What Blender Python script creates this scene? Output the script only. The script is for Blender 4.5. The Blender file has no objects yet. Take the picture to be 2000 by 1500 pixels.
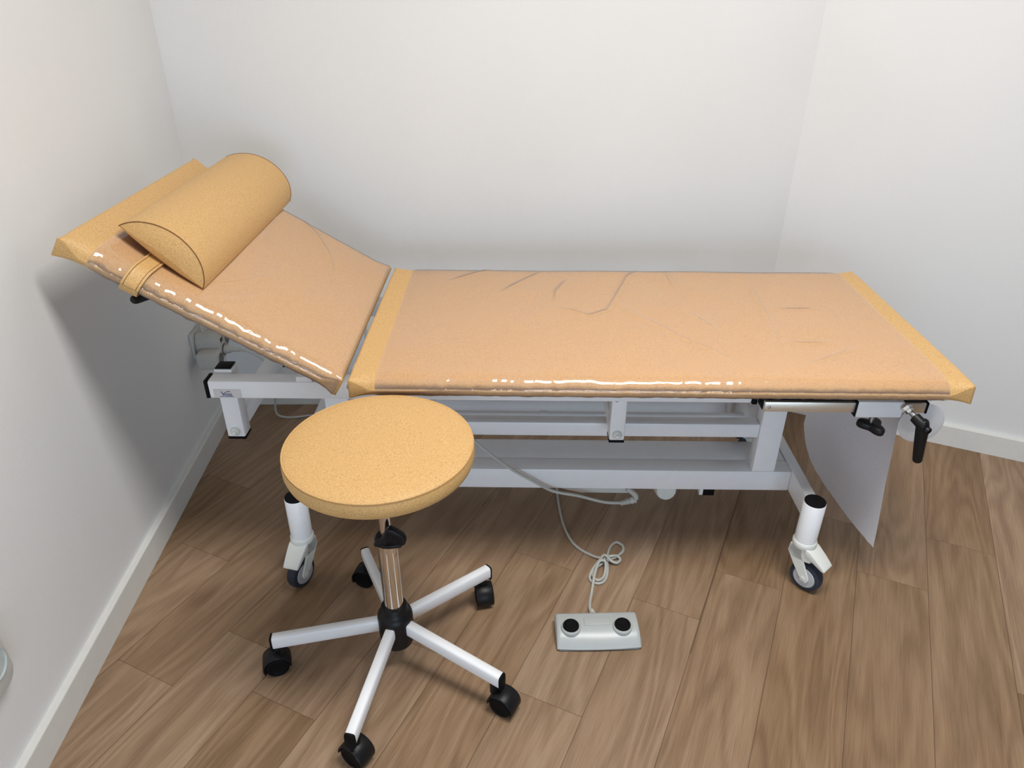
import bpy, bmesh, math, random
from mathutils import Vector, Matrix, noise
R = math.radians
random.seed(4)
S = bpy.context.scene
COL = S.collection

# ------------------------------------------------------------------ camera
cam_d = bpy.data.cameras.new('camera'); cam = bpy.data.objects.new('camera', cam_d); COL.objects.link(cam)
CP = Vector((0.3514, -1.2942, 1.3383)); YAW, PIT, ROL, FPX = -0.0096959, 0.5207246, 0.0043204, 1420.59
fw = Vector((math.sin(YAW)*math.cos(PIT), math.cos(YAW)*math.cos(PIT), -math.sin(PIT)))
r0 = fw.cross(Vector((0, 0, 1))).normalized(); u0 = r0.cross(fw)
rt = r0*math.cos(ROL) + u0*math.sin(ROL); up = rt.cross(fw)
cam.matrix_world = Matrix(((rt.x, up.x, -fw.x, CP.x), (rt.y, up.y, -fw.y, CP.y), (rt.z, up.z, -fw.z, CP.z), (0, 0, 0, 1)))
cam_d.sensor_fit = 'HORIZONTAL'; cam_d.sensor_width = 36; cam_d.lens = FPX/2000*36; cam_d.clip_start = 0.02
S.camera = cam

# ------------------------------------------------------------------ light and exposure
S.view_settings.view_transform = 'Standard'; S.view_settings.look = 'None'
S.view_settings.gamma = 1; S.view_settings.use_curve_mapping = False
S.view_settings.exposure = 0.0
w = bpy.data.worlds.new('world'); S.world = w; w.use_nodes = True
w.node_tree.nodes['Background'].inputs[0].default_value = (0.8, 0.85, 0.9, 1)
w.node_tree.nodes['Background'].inputs[1].default_value = 0.1
def area(name, loc, target, sx, sy, power, color):
    d = bpy.data.lights.new(name, 'AREA'); d.shape = 'RECTANGLE'; d.size = sx; d.size_y = sy
    d.energy = power; d.color = color
    o = bpy.data.objects.new(name, d); COL.objects.link(o); o.location = loc
    o.rotation_euler = (Vector(target)-Vector(loc)).to_track_quat('-Z', 'Y').to_euler()
    return o
area('ceiling_panel_light', (0.58, -0.50, 2.54), (0.58, -0.50, 0), 0.5, 0.5, 24, (1, .98, .945))
area('ceiling_panel_light', (1.12, -0.58, 2.54), (1.12, -0.58, 0), 0.5, 0.5, 24, (1, .98, .945))
area('window_light', (0.8, -2.93, .62), (0.8, 0, .5), 1.7, 1.1, 31, (.65, .82, 1))

# ------------------------------------------------------------------ node helpers and materials
class NT:
    def __init__(s, name):
        s.m = bpy.data.materials.new(name); s.m.use_nodes = True; s.t = s.m.node_tree; s.t.nodes.clear()
        s.out = s.t.nodes.new('ShaderNodeOutputMaterial')
    def n(s, typ, ins=None, **kw):
        nd = s.t.nodes.new(typ)
        for k, v in kw.items(): setattr(nd, k, v)
        for k, v in (ins or {}).items():
            if isinstance(v, bpy.types.NodeSocket): s.t.links.new(v, nd.inputs[k])
            else: nd.inputs[k].default_value = v
        return nd
    def math(s, op, a, b=0.0, c=0.0):
        return s.n('ShaderNodeMath', {0: a, 1: b, 2: c}, operation=op).outputs[0]
    def ramp(s, fac, stops):
        nd = s.n('ShaderNodeValToRGB', {0: fac}); cr = nd.color_ramp
        while len(cr.elements) < len(stops): cr.elements.new(0.5)
        for e, (p, c) in zip(cr.elements, stops): e.position = p; e.color = (*c, 1)
        return nd.outputs[0]
    def mix(s, fac, a, b, blend='MIX'):
        return s.n('ShaderNodeMix', {0: fac, 6: a, 7: b}, data_type='RGBA', blend_type=blend).outputs[2]
    def done(s, sh): s.t.links.new(sh, s.out.inputs[0]); return s.m

def plain(name, col, rough=.45, metal=0.0, bump=0.0, bscale=300, var=0.04, **kw):
    t = NT(name); co = t.n('ShaderNodeTexCoord').outputs['Object']
    nz = t.n('ShaderNodeTexNoise', {'Vector': co, 'Scale': 35.0, 'Detail': 4.0}).outputs[0]
    c = t.ramp(nz, [(.3, tuple(v*(1-var) for v in col)), (.7, tuple(min(1, v*(1+var)) for v in col))])
    ins = {'Base Color': c, 'Roughness': rough, 'Metallic': metal}; ins.update(kw)
    if bump:
        b = t.n('ShaderNodeTexNoise', {'Vector': co, 'Scale': float(bscale), 'Detail': 3.0}).outputs[0]
        ins['Normal'] = t.n('ShaderNodeBump', {'Strength': bump, 'Distance': .002, 'Height': b}).outputs[0]
    return t.done(t.n('ShaderNodeBsdfPrincipled', ins).outputs[0])

def wall_mat():
    t = NT('painted_wall'); co = t.n('ShaderNodeTexCoord').outputs['Object']
    big = t.n('ShaderNodeTexNoise', {'Vector': co, 'Scale': 2.2, 'Detail': 3.0}).outputs[0]
    c = t.ramp(big, [(.3, (.765, .76, .75)), (.7, (.795, .79, .78))])
    f = t.n('ShaderNodeTexNoise', {'Vector': co, 'Scale': 260.0, 'Detail': 4.0, 'Roughness': .7}).outputs[0]
    mp = t.n('ShaderNodeMapping', {'Vector': co, 'Scale': (700.0, 700.0, 60.0)}).outputs[0]
    f2 = t.n('ShaderNodeTexNoise', {'Vector': mp, 'Scale': 1.0, 'Detail': 2.0}).outputs[0]
    h = t.math('ADD', f, f2)
    bp = t.n('ShaderNodeBump', {'Strength': .22, 'Distance': .0012, 'Height': h}).outputs[0]
    return t.done(t.n('ShaderNodeBsdfPrincipled', {'Base Color': c, 'Roughness': .75, 'Normal': bp}).outputs[0])

def floor_mat():
    t = NT('oak_vinyl_planks'); co = t.n('ShaderNodeTexCoord').outputs['Object']
    th = R(24.3); W = .1640; L = 1.1
    sx = t.n('ShaderNodeSeparateXYZ', {0: co})
    X, Y = sx.outputs[0], sx.outputs[1]
    perp = t.math('SUBTRACT', t.math('MULTIPLY', X, math.cos(th)), t.math('MULTIPLY', Y, math.sin(th)))
    alng = t.math('ADD', t.math('MULTIPLY', X, math.sin(th)), t.math('MULTIPLY', Y, math.cos(th)))
    pu = t.math('DIVIDE', t.math('SUBTRACT', perp, .912-W*20), W)
    row = t.math('FLOOR', pu); fu = t.math('SUBTRACT', pu, row)
    rr = t.n('ShaderNodeTexWhiteNoise', {'W': t.math('ADD', row, 3.37)}, noise_dimensions='1D').outputs[0]
    av = t.math('DIVIDE', t.math('ADD', t.math('ADD', alng, 20.0), t.math('MULTIPLY', rr, L)), L)
    cell = t.math('FLOOR', av); fa = t.math('SUBTRACT', av, cell)
    wn = t.n('ShaderNodeTexWhiteNoise', {0: t.n('ShaderNodeCombineXYZ', {0: row, 1: cell, 2: 5.0}).outputs[0]}, noise_dimensions='3D')
    pid = wn.outputs[0]
    off = t.math('MULTIPLY', pid, 37.0)
    # cathedral figure: noise squeezed along the plank, cut into rings
    v1 = t.n('ShaderNodeCombineXYZ', {0: t.math('ADD', t.math('MULTIPLY', perp, 9.0), off), 1: t.math('MULTIPLY', alng, 1.15), 2: off}).outputs[0]
    lo = t.n('ShaderNodeTexNoise', {'Vector': v1, 'Scale': 1.0, 'Detail': 2.0, 'Distortion': .5}).outputs[0]
    ring = t.math('SINE', t.math('MULTIPLY', lo, 58.0))
    ring = t.math('MULTIPLY_ADD', ring, .5, .5)
    v2 = t.n('ShaderNodeCombineXYZ', {0: t.math('ADD', t.math('MULTIPLY', perp, 480.0), off), 1: t.math('MULTIPLY', alng, 13.0), 2: off}).outputs[0]
    fine = t.n('ShaderNodeTexNoise', {'Vector': v2, 'Scale': 1.0, 'Detail': 4.0, 'Roughness': .6}).outputs[0]
    v3 = t.n('ShaderNodeCombineXYZ', {0: t.math('ADD', t.math('MULTIPLY', perp, 22.0), off), 1: t.math('MULTIPLY', alng, 2.2), 2: off}).outputs[0]
    med = t.n('ShaderNodeTexNoise', {'Vector': v3, 'Scale': 1.0, 'Detail': 3.0}).outputs[0]
    kv = t.n('ShaderNodeCombineXYZ', {0: t.math('MULTIPLY', perp, 6.5), 1: t.math('MULTIPLY', alng, 2.1), 2: 1.3}).outputs[0]
    kn = t.n('ShaderNodeTexVoronoi', {'Vector': kv, 'Scale': 1.0}).outputs['Distance']
    knot = t.ramp(kn, [(0.0, (1, 1, 1)), (.13, (0, 0, 0))])
    g = t.math('ADD', t.math('MULTIPLY', fine, .46), t.math('ADD', t.math('MULTIPLY', ring, .13), t.math('MULTIPLY', med, .42)))
    base = t.ramp(g, [(.28, (.180, .104, .053)), (.52, (.288, .180, .102)), (.76, (.390, .264, .162))])
    base = t.mix(t.math('MULTIPLY', knot, .55), base, (.12, .06, .03, 1))
    val = t.math('MULTIPLY_ADD', pid, .30, .85)
    hsv = t.n('ShaderNodeHueSaturation', {'Hue': .5, 'Saturation': t.math('MULTIPLY_ADD', wn.outputs[0], -.15, 1.04), 'Value': val, 'Fac': 1.0, 'Color': base}).outputs[0]
    du = t.math('MULTIPLY', t.math('MINIMUM', fu, t.math('SUBTRACT', 1.0, fu)), W)
    da = t.math('MULTIPLY', t.math('MINIMUM', fa, t.math('SUBTRACT', 1.0, fa)), L)
    seam = t.math('LESS_THAN', t.math('MINIMUM', du, t.math('MULTIPLY', da, 1.4)), .0009)
    gl_ = t.math('MULTIPLY', t.math('LESS_THAN', t.math('ABSOLUTE', t.math('SUBTRACT', perp, .748)), .0020), t.math('GREATER_THAN', alng, .15))
    seam = t.math('MAXIMUM', seam, gl_)
    c = t.mix(t.math('MULTIPLY', seam, .6), hsv, (.06, .033, .02, 1))
    h = t.math('SUBTRACT', t.math('MULTIPLY', fine, .35), seam)
    bp = t.n('ShaderNodeBump', {'Strength': .25, 'Distance': .0012, 'Height': h}).outputs[0]
    return t.done(t.n('ShaderNodeBsdfPrincipled', {'Base Color': c, 'Roughness': .40, 'Specular IOR Level': .3, 'Normal': bp}).outputs[0])

def cork_mat():
    t = NT('orange_speckled_upholstery'); co = t.n('ShaderNodeTexCoord').outputs['Object']
    a = t.n('ShaderNodeTexNoise', {'Vector': co, 'Scale': 520.0, 'Detail': 4.0, 'Roughness': .75}).outputs[0]
    b = t.n('ShaderNodeTexNoise', {'Vector': co, 'Scale': 1300.0, 'Detail': 2.0}).outputs[0]
    m = t.math('ADD', t.math('MULTIPLY', a, .65), t.math('MULTIPLY', b, .35))
    c = t.ramp(m, [(.37, (.36, .17, .045)), (.47, (.61, .365, .137)), (.60, (.74, .475, .20))])
    bp = t.n('ShaderNodeBump', {'Strength': .3, 'Distance': .0006, 'Height': m}).outputs[0]
    return t.done(t.n('ShaderNodeBsdfPrincipled', {'Base Color': c, 'Roughness': .55, 'Normal': bp}).outputs[0])

def film_mat():
    t = NT('clear_plastic_film'); co = t.n('ShaderNodeTexCoord').outputs['Object']
    nz = t.n('ShaderNodeTexNoise', {'Vector': co, 'Scale': 9.0, 'Detail': 3.0}).outputs[0]
    hz = t.math('MULTIPLY_ADD', nz, .14, .095)
    tr = t.n('ShaderNodeBsdfTransparent', {0: (1, 1, 1, 1)}).outputs[0]
    df = t.n('ShaderNodeBsdfDiffuse', {0: (.90, .84, .86, 1)}).outputs[0]
    tl = t.n('ShaderNodeBsdfTranslucent', {0: (.92, .88, .88, 1)}).outputs[0]
    df = t.n('ShaderNodeMixShader', {0: .45, 1: df, 2: tl}).outputs[0]
    s1 = t.n('ShaderNodeMixShader', {0: hz, 1: tr, 2: df}).outputs[0]
    gl = t.n('ShaderNodeBsdfGlossy', {'Color': (1, 1, 1, 1), 'Roughness': .045}).outputs[0]
    fr = t.n('ShaderNodeFresnel', {'IOR': 1.52}).outputs[0]
    s2 = t.n('ShaderNodeMixShader', {0: fr, 1: s1, 2: gl}).outputs[0]
    return t.done(s2)

def clear_plastic(name, alpha, col, rough=.2):
    t = NT(name)
    tr = t.n('ShaderNodeBsdfTransparent', {0: (.97, .97, .97, 1)}).outputs[0]
    pb = t.n('ShaderNodeBsdfPrincipled', {'Base Color': (*col, 1), 'Roughness': rough}).outputs[0]
    return t.done(t.n('ShaderNodeMixShader', {0: alpha, 1: tr, 2: pb}).outputs[0])

def paper_mat():
    t = NT('thin_white_paper'); co = t.n('ShaderNodeTexCoord').outputs['Object']
    nz = t.n('ShaderNodeTexNoise', {'Vector': co, 'Scale': 150.0, 'Detail': 4.0}).outputs[0]
    c = t.ramp(nz, [(.3, (.83, .84, .91)), (.7, (.88, .89, .95))])
    df = t.n('ShaderNodeBsdfDiffuse', {0: c}).outputs[0]
    tl = t.n('ShaderNodeBsdfTranslucent', {0: c}).outputs[0]
    return t.done(t.n('ShaderNodeMixShader', {0: .2, 1: df, 2: tl}).outputs[0])

def tape_mat():   # polished steel bar with a soft brushed grain
    t = NT('polished_steel'); co = t.n('ShaderNodeTexCoord').outputs['Object']
    mp = t.n('ShaderNodeMapping', {'Vector': co, 'Scale': (6.0, 400.0, 400.0)}).outputs[0]
    nz = t.n('ShaderNodeTexNoise', {'Vector': mp, 'Scale': 1.0, 'Detail': 3.0}).outputs[0]
    bp = t.n('ShaderNodeBump', {'Strength': .08, 'Distance': .001, 'Height': nz}).outputs[0]
    return t.done(t.n('ShaderNodeBsdfPrincipled', {'Base Color': (.80, .78, .70, 1), 'Metallic': .8, 'Roughness': .34, 'Normal': bp}).outputs[0])

M = dict(
    wall=wall_mat(), floor=floor_mat(), cork=cork_mat(), film=film_mat(), paper=paper_mat(), steel=tape_mat(),
    ceiling=plain('ceiling_paint', (.45, .45, .45), .8), far_wall=plain('grey_far_wall', (.12, .12, .13), .8),
    skirting=plain('white_skirting_paint', (.74, .735, .70), .42, var=.02),
    white=plain('white_powder_coat', (.87, .88, .90), .32, bump=.05, bscale=500, var=.015),
    offwhite=plain('ivory_plastic', (.78, .79, .74), .38, var=.02),
    grey_white=plain('pale_grey_plastic', (.62, .63, .60), .42, var=.03),
    pedal=plain('light_grey_plastic', (.46, .485, .475), .33, var=.02),
    pedal_rim=plain('mid_grey_rubber', (.22, .225, .23), .6),
    black=plain('black_plastic', (.008, .008, .009), .42, bump=.08, **{'Specular IOR Level': .28}),
    black_cap=plain('black_cap_plastic', (.004, .004, .005), .6, **{'Specular IOR Level': .12}),
    tyre=plain('slate_blue_rubber', (.035, .042, .06), .55, **{'Specular IOR Level': .3}),
    hubgrey=plain('wheel_disc_grey', (.50, .51, .53), .4),
    chrome=plain('chrome', (.80, .79, .78), .06, 1.0, var=.01),
    zinc=plain('zinc_steel', (.55, .58, .60), .3, 1.0),
    cable=plain('grey_cable_sheath', (.50, .50, .46), .45),
    dark_slot=plain('socket_recess_grey', (.12, .12, .115), .5),
    socket=plain('grey_beige_plastic', (.52, .50, .46), .42),
    seam=plain('brown_seam_thread', (.20, .085, .022), .7), stitch=plain('tan_stitch_thread', (.40, .20, .06), .7),
    disc=clear_plastic('frosted_clear_plastic', .72, (.90, .90, .91), .25),
    ink=plain('blue_print', (.05, .07, .22), .5), red=plain('orange_red_print', (.75, .15, .04), .5),
    label=plain('pale_label_foil', (.66, .64, .64), .35), teal=plain('grey_teal_cup', (.50, .56, .55), .3),
)
for k in ('film', 'disc'): M[k].use_backface_culling = False

# ------------------------------------------------------------------ object helpers
ORG = {}
def link(name, verts, faces, mat, parent=None, smooth=False, autosmooth=None):
    lo = [min(v[i] for v in verts) for i in range(3)]; hi = [max(v[i] for v in verts) for i in range(3)]
    c = Vector(((lo[0]+hi[0])/2, (lo[1]+hi[1])/2, (lo[2]+hi[2])/2))
    me = bpy.data.meshes.new(name); me.from_pydata([tuple(Vector(v)-c) for v in verts], [], faces); me.validate(); me.update()
    bm = bmesh.new(); bm.from_mesh(me); bmesh.ops.recalc_face_normals(bm, faces=bm.faces)
    if autosmooth is not None:
        for f in bm.faces: f.smooth = True
        for e in bm.edges: e.smooth = not (len(e.link_faces) == 2 and e.calc_face_angle(0) > R(autosmooth))
    bm.to_mesh(me); bm.free()
    if smooth: me.polygons.foreach_set('use_smooth', [True]*len(me.polygons))
    me.materials.append(mat)
    o = bpy.data.objects.new(name, me); COL.objects.link(o); ORG[o.name] = c
    if parent is not None:
        o.parent = parent; o.location = c - ORG[parent.name]
    else: o.location = c
    return o
def thing(name, loc, label, cat, group=None):
    o = bpy.data.objects.new(name, None); COL.objects.link(o); o.location = loc; ORG[o.name] = Vector(loc)
    o.empty_display_size = .05
    return tag(o, label, cat, group)
def tag(o, label, cat, group=None):
    o['label'] = label; o['category'] = cat
    if group: o['group'] = group
    return o
def structure(o): o['kind'] = 'structure'; return o
def merge(*parts):
    V, F = [], []
    for v, f in parts:
        n = len(V); V += [tuple(x) for x in v]; F += [tuple(i+n for i in q) for q in f]
    return V, F
def bm_out(bm):
    bm.verts.ensure_lookup_table(); bm.verts.index_update()
    r = [tuple(v.co) for v in bm.verts], [tuple(v.index for v in f.verts) for f in bm.faces]
    bm.free(); return r
def box(x0, x1, y0, y1, z0, z1, bev=.003, seg=2, mtx=None):
    bm = bmesh.new(); bmesh.ops.create_cube(bm, size=1)
    for v in bm.verts: v.co = Vector(((x0+x1)/2+v.co.x*(x1-x0), (y0+y1)/2+v.co.y*(y1-y0), (z0+z1)/2+v.co.z*(z1-z0)))
    if bev: bmesh.ops.bevel(bm, geom=bm.edges[:]+bm.verts[:], offset=min(bev, .49*min(x1-x0, y1-y0, z1-z0)), segments=seg, affect='EDGES', profile=.5)
    if mtx: bm.transform(mtx)
    return bm_out(bm)
def xf(geo, m): return [tuple(m @ Vector(v)) for v in geo[0]], geo[1]
def frame_z(p, d):   # matrix taking +Z to direction d, at p
    return Matrix.Translation(Vector(p)) @ Vector(d).to_track_quat('Z', 'Y').to_matrix().to_4x4()
def lathe(prof, n=40, mtx=None, caps=True):
    V, F = [], []
    for r, z in prof:
        for i in range(n): a = 2*math.pi*i/n; V.append((r*math.cos(a), r*math.sin(a), z))
    for k in range(len(prof)-1):
        for i in range(n): j = (i+1) % n; F.append((k*n+i, k*n+j, (k+1)*n+j, (k+1)*n+i))
    if caps: F.append(tuple(range(n))[::-1]); F.append(tuple(range((len(prof)-1)*n, len(prof)*n)))
    if mtx: V = [tuple(mtx @ Vector(v)) for v in V]
    return V, F
def spline(pts, per=10):
    P = [Vector(p) for p in pts]; P = [2*P[0]-P[1]] + P + [2*P[-1]-P[-2]]; out = []
    for i in range(1, len(P)-2):
        for k in range(per):
            t = k/per; a, b, c, d = P[i-1:i+3]
            out.append(.5*((2*b)+(c-a)*t+(2*a-5*b+4*c-d)*t*t+(3*b-a-3*c+d)*t**3))
    out.append(P[-2]); return out
def tube(pts, r, n=10, per=10, smooth=True):
    P = spline(pts, per) if smooth else [Vector(p) for p in pts]
    V, F = [], []; up_ = Vector((0, 0, 1)); T0 = (P[1]-P[0]).normalized()
    if abs(T0.dot(up_)) > .9: up_ = Vector((1, 0, 0))
    u = T0.cross(up_).normalized()
    for i, q in enumerate(P):
        T = (P[min(i+1, len(P)-1)]-P[max(i-1, 0)]).normalized()
        u = (u-T*u.dot(T)).normalized(); v = T.cross(u); rr = r(i/(len(P)-1)) if callable(r) else r
        for k in range(n): a = 2*math.pi*k/n; V.append(tuple(q+u*rr*math.cos(a)+v*rr*math.sin(a)))
    for i in range(len(P)-1):
        for k in range(n): j = (k+1) % n; F.append((i*n+k, i*n+j, (i+1)*n+j, (i+1)*n+k))
    F.append(tuple(range(n))[::-1]); F.append(tuple(range((len(P)-1)*n, len(P)*n)))
    return V, F
def prism(poly, z0, z1, mtx=None):
    n = len(poly); V = [(x, y, z0) for x, y in poly]+[(x, y, z1) for x, y in poly]
    F = [tuple(range(n))[::-1], tuple(range(n, 2*n))]+[(i, (i+1) % n, n+(i+1) % n, n+i) for i in range(n)]
    if mtx: V = [tuple(mtx @ Vector(v)) for v in V]
    return V, F
def bevel(geo, off, seg=2, angle=30):
    bm = bmesh.new(); vs = [bm.verts.new(v) for v in geo[0]]
    for f in geo[1]: bm.faces.new([vs[i] for i in f])
    bmesh.ops.recalc_face_normals(bm, faces=bm.faces)
    es = [e for e in bm.edges if len(e.link_faces) == 2 and e.calc_face_angle(0) > R(angle)]
    bmesh.ops.bevel(bm, geom=es, offset=off, segments=seg, affect='EDGES', profile=.5, clamp_overlap=True)
    return bm_out(bm)

# ------------------------------------------------------------------ room shell
C1 = Vector((-.6277, .8764, 0)); C2 = Vector((1.1727, .9197, 0))
dl = Vector((.0841, -1.3331, 0)).normalized(); LF = C1 + dl*4.0
dr = Vector((1.9358-1.1727, .5762-.9197, 0)).normalized(); RF = C2 + dr*1.9
FY = -3.0; LF = C1 + dl*((FY-C1.y)/dl.y); RB = Vector((RF.x+.25, FY, 0)); HT = 2.56
def wall_slab(name, A, B, inward, thick=.12, z0=0, z1=HT, mat=None, off=.016):
    d = (B-A).normalized(); n = Vector(inward).normalized(); n = (n-d*n.dot(d)).normalized()
    A2, B2 = A-n*off-d*.0, B-n*off+d*.0
    q = [A2-d*.12, B2+d*.12, B2+d*.12-n*thick, A2-d*.12-n*thick]
    V = [(p.x, p.y, z0) for p in q]+[(p.x, p.y, z1) for p in q]
    F = [(0, 1, 2, 3), (4, 5, 6, 7), (0, 1, 5, 4), (1, 2, 6, 5), (2, 3, 7, 6), (3, 0, 4, 7)]
    return structure(link(name, V, F, mat or M['wall']))
wall_slab('wall_left', LF, C1, (1, 0, 0)); wall_slab('wall_back', C1, C2, (0, -1, 0))
wall_slab('wall_right', C2, RF, (-1, -1, 0)); wall_slab('wall_side', RF, RB, (-1, 0, 0), mat=M['far_wall']); wall_slab('wall_front', RB, LF, (0, 1, 0), off=.05, mat=M['far_wall'])
fl = box(-1.0, 3.4, FY-.2, 1.2, -.1, 0, 0); structure(link('floor', *fl, M['floor']))
# shift so Object coordinates equal world coordinates in the floor shader
fo = bpy.data.objects['floor']; fo.data.transform(Matrix.Translation(fo.location)); fo.location = (0, 0, 0)
structure(link('ceiling', *box(-1.0, 3.4, FY-.2, 1.2, HT, HT+.1, 0), M['ceiling']))
def skirting(name, A, B, inward, h=.072, th=.016):
    d = (B-A).normalized(); n = Vector(inward).normalized(); n = (n-d*n.dot(d)).normalized()
    prof = [(0, 0), (0, h-.003), (-.0012, h-.0008), (-.003, h), (-th, h), (-th, 0)]
    V, F = [], []; k = len(prof)
    for p in (A, B):
        for o, z in prof: q = p+n*o; V.append((q.x, q.y, z))
    F = [(i, (i+1) % k, k+(i+1) % k, k+i) for i in range(k)]+[tuple(range(k)), tuple(range(k, 2*k))]
    structure(link(name, V, F, M['skirting']))
skirting('baseboard_left', LF, C1, (1, 0, 0)); skirting('baseboard_back', C1, C2, (0, -1, 0)); skirting('baseboard_right', C2, RF, (-1, -1, 0))

# ------------------------------------------------------------------ treatment couch: frame
couch = thing('treatment_couch', (.44, .33, 0), 'orange speckled examination couch with raised backrest on white wheeled steel frame', 'couch')
def part(name, geo, mat, parent=None, autosmooth=35): return link(name, *geo, mat, parent or couch, autosmooth=autosmooth)
for y, x1 in ((.085, .868), (.525, .868)):
    r_ = part('side_rail', box(-.333, x1, y, y+.04, .503, .547, .005), M['white'])
    part('end_cap', box(-.341, -.333, y, y+.04, .503, .547, .002), M['black_cap'], r_)
    part('end_cap', box(x1, x1+.012, y-.002, y+.042, .501, .549, .002), M['black_cap'], r_)
    if y < .1:
        part('label_plate', box(-.322, -.262, y-.0012, y+.001, .5065, .5275, 0), M['label'], r_)
for x0 in (.24, .80): part('cross_rail', box(x0, x0+.04, .125, .525, .505, .545, .004), M['white'])
for x0, zt in ((-.333, .553), (.566, .505)):
    for y in (.127, .483):
        s_ = part('hanging_bracket', box(x0, x0+.042 if x0 < 0 else x0+.036, y, y+.04, .372, zt, .004), M['white'])
        x1 = x0+(.042 if x0 < 0 else .036); xc = (x0+x1)/2
        part('bottom_cap', box(x0, x1, y, y+.04, .366, .372, .001), M['black_cap'], s_)
        if x0 < 0: part('top_cap', box(x0+.003, x1-.003, y+.003, y+.037, zt, zt+.0025, .001), M['black_cap'], s_)
        ys = y if y < .3 else y+.04; sg = -1 if y < .3 else 1
        part('pivot_cap', lathe([(.0115, 0), (.0115, .003), (.009, .007), (.0055, .009), (.0052, .012), (.0025, .0135), (.0005, .0138)], 24, frame_z((xc, ys, .389), (0, sg, 0))), M['offwhite'], s_)
for x0 in (-.329, .566): part('pivot_tube', box(x0, x0+.036, .167, .483, .385, .425, .004), M['white'])
part('pivot_tube', box(-.158, -.12, .20, .44, .33, .37, .004), M['white'])
for y in (.205, .435): part('lift_arm', box(-.05, .945, y, y+.035, .331, .370, .004), M['white'])
for x0 in (-.115, .945):
    for y in (.2, .44):
        p_ = part('support_post', box(x0, x0+.057, y, y+.04, .232, .50, .003), M['white'])
        if y == .2 and x0 > 0: part('pivot_cap', lathe([(.011, 0), (.011, .002), (.009, .003)], 24, frame_z((x0, y+.02, .352), (-1, 0, 0))), M['white'], p_)
part('base_beam', box(-.16, 1.047, .2, .25, .172, .232, .004), M['white'])
part('base_beam', box(-.16, 1.047, .50, .55, .172, .282, .004), M['white'])
part('base_tray', box(-.16, 1.045, .25, .337, .214, .231, .002), M['white'])
for x0 in (1.047, -.192): part('base_leg', box(x0, x0+.028, .045, .605, .172, .234, .004), M['white'])
ac = part('actuator_tube', lathe([(.017, 0), (.017, .84)], 28, frame_z((.14, .36, .287), (1, 0, 0))), M['white'])
part('actuator_collar', lathe([(.0195, 0), (.0195, .02)], 28, frame_z((.41, .36, .287), (1, 0, 0))), M['white'], ac)
part('actuator_block', box(.955, 1.0, .335, .44, .24, .34, .004), M['white'])
part('actuator_clevis', lathe([(.018, 0), (.018, .03)], 20, frame_z((.945, .33, .262), (0, 1, 0))), M['black'])
part('motor_drum', lathe([(.03, 0), (.045, .004), (.045, .05), (.04, .055)], 32, frame_z((-.20, .60, .165), (.35, -.3, .9))), M['grey_white'])
part('underside_disc', lathe([(.024, 0), (.027, .003), (.027, .03), (.024, .035)], 32, frame_z((.735, .235, .157), (.05, -1, .3))), M['grey_white'])
cb = part('control_box', bevel(prism([(.44, .166), (.52, .146), (.645, .146), (.655, .150), (.655, .185), (.44, .185)], -.30, -.215, Matrix.Rotation(R(90), 4, 'X')), .004), M['grey_white'])
part('underside_stop', box(.843, .872, .235, .27, .126, .16, .002), M['black_cap'])
part('underside_stop_bracket', box(.832, .842, .235, .27, .128, .19, .001), M['white'])
# screws on the front rail
part('rail_screw', lathe([(.0062, 0), (.0062, .003), (.004, .0035), (.0035, .0015)], 20, frame_z((.755, .085, .523), (0, -1, 0))), M['zinc'])
for x in (.165, .857, .572): part('rail_screw', lathe([(.005, 0), (.0045, .005), (.002, .006)], 16, frame_z((x, .098, .503), (0, 0, -1))), M['zinc'])

# emblem on the label: curved swoosh, letters and a red dot, flat inlaid plates
lp = bpy.data.objects['label_plate']
yl = .0828
def stroke(pts, wd, mat, nm='printed_mark'):
    P = [Vector((x, 0, z)) for x, z in pts]; V, F = [], []
    for i, q in enumerate(P):
        t_ = (P[min(i+1, len(P)-1)]-P[max(i-1, 0)]).normalized(); nrm = Vector((-t_.z, 0, t_.x))
        for yy in (yl, yl+.0012):
            V.append((q+nrm*wd/2)[:]); V[-1] = (V[-1][0], yy, V[-1][2]); V.append((q-nrm*wd/2)[:]); V[-1] = (V[-1][0], yy, V[-1][2])
    for i in range(len(P)-1):
        a = i*4; b = a+4
        F += [(a, a+1, b+1, b), (a+2, a+3, b+3, b+2), (a, a+2, b+2, b), (a+1, a+3, b+3, b+1)]
    F += [(0, 1, 3, 2), (len(V)-4, len(V)-3, len(V)-1, len(V)-2)]
    return V, F
lx, lz = -.306, .5085
arc = [(lx+.0045+.0145*(i/10), lz+.006+.0085*math.sin(i/10*math.pi*.52)) for i in range(11)]
part('printed_emblem', merge(stroke(arc, .0011, None), stroke([(lx+.001, lz+.0135), (lx+.0045, lz+.0075), (lx+.0045, lz+.003)], .0012, None), stroke([(lx-.004, lz+.0008), (lx+.028, lz+.0008)], .0005, None)), M['ink'], lp, None)
part('printed_dot', lathe([(.0016, 0), (.0016, .0012)], 14, frame_z((lx+.0195, yl, lz+.0135), (0, 1, 0))), M['red'], lp)
def text(name, body, size, loc, mat, parent, ext=.0004):
    cu = bpy.data.curves.new(name, 'FONT'); cu.body = body; cu.size = size; cu.extrude = ext; cu.align_x = 'LEFT'
    to = bpy.data.objects.new(name+'_curve', cu); COL.objects.link(to)
    bpy.context.view_layer.update()
    me = bpy.data.meshes.new_from_object(to.evaluated_get(bpy.context.evaluated_depsgraph_get()))
    me.transform(Matrix.Rotation(R(90), 4, 'X')); bpy.data.objects.remove(to)
    V = [tuple(v.co+Vector(loc)) for v in me.vertices]; F = [tuple(p.vertices) for p in me.polygons]; bpy.data.meshes.remove(me)
    return link(name, V, F, mat, parent)
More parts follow.
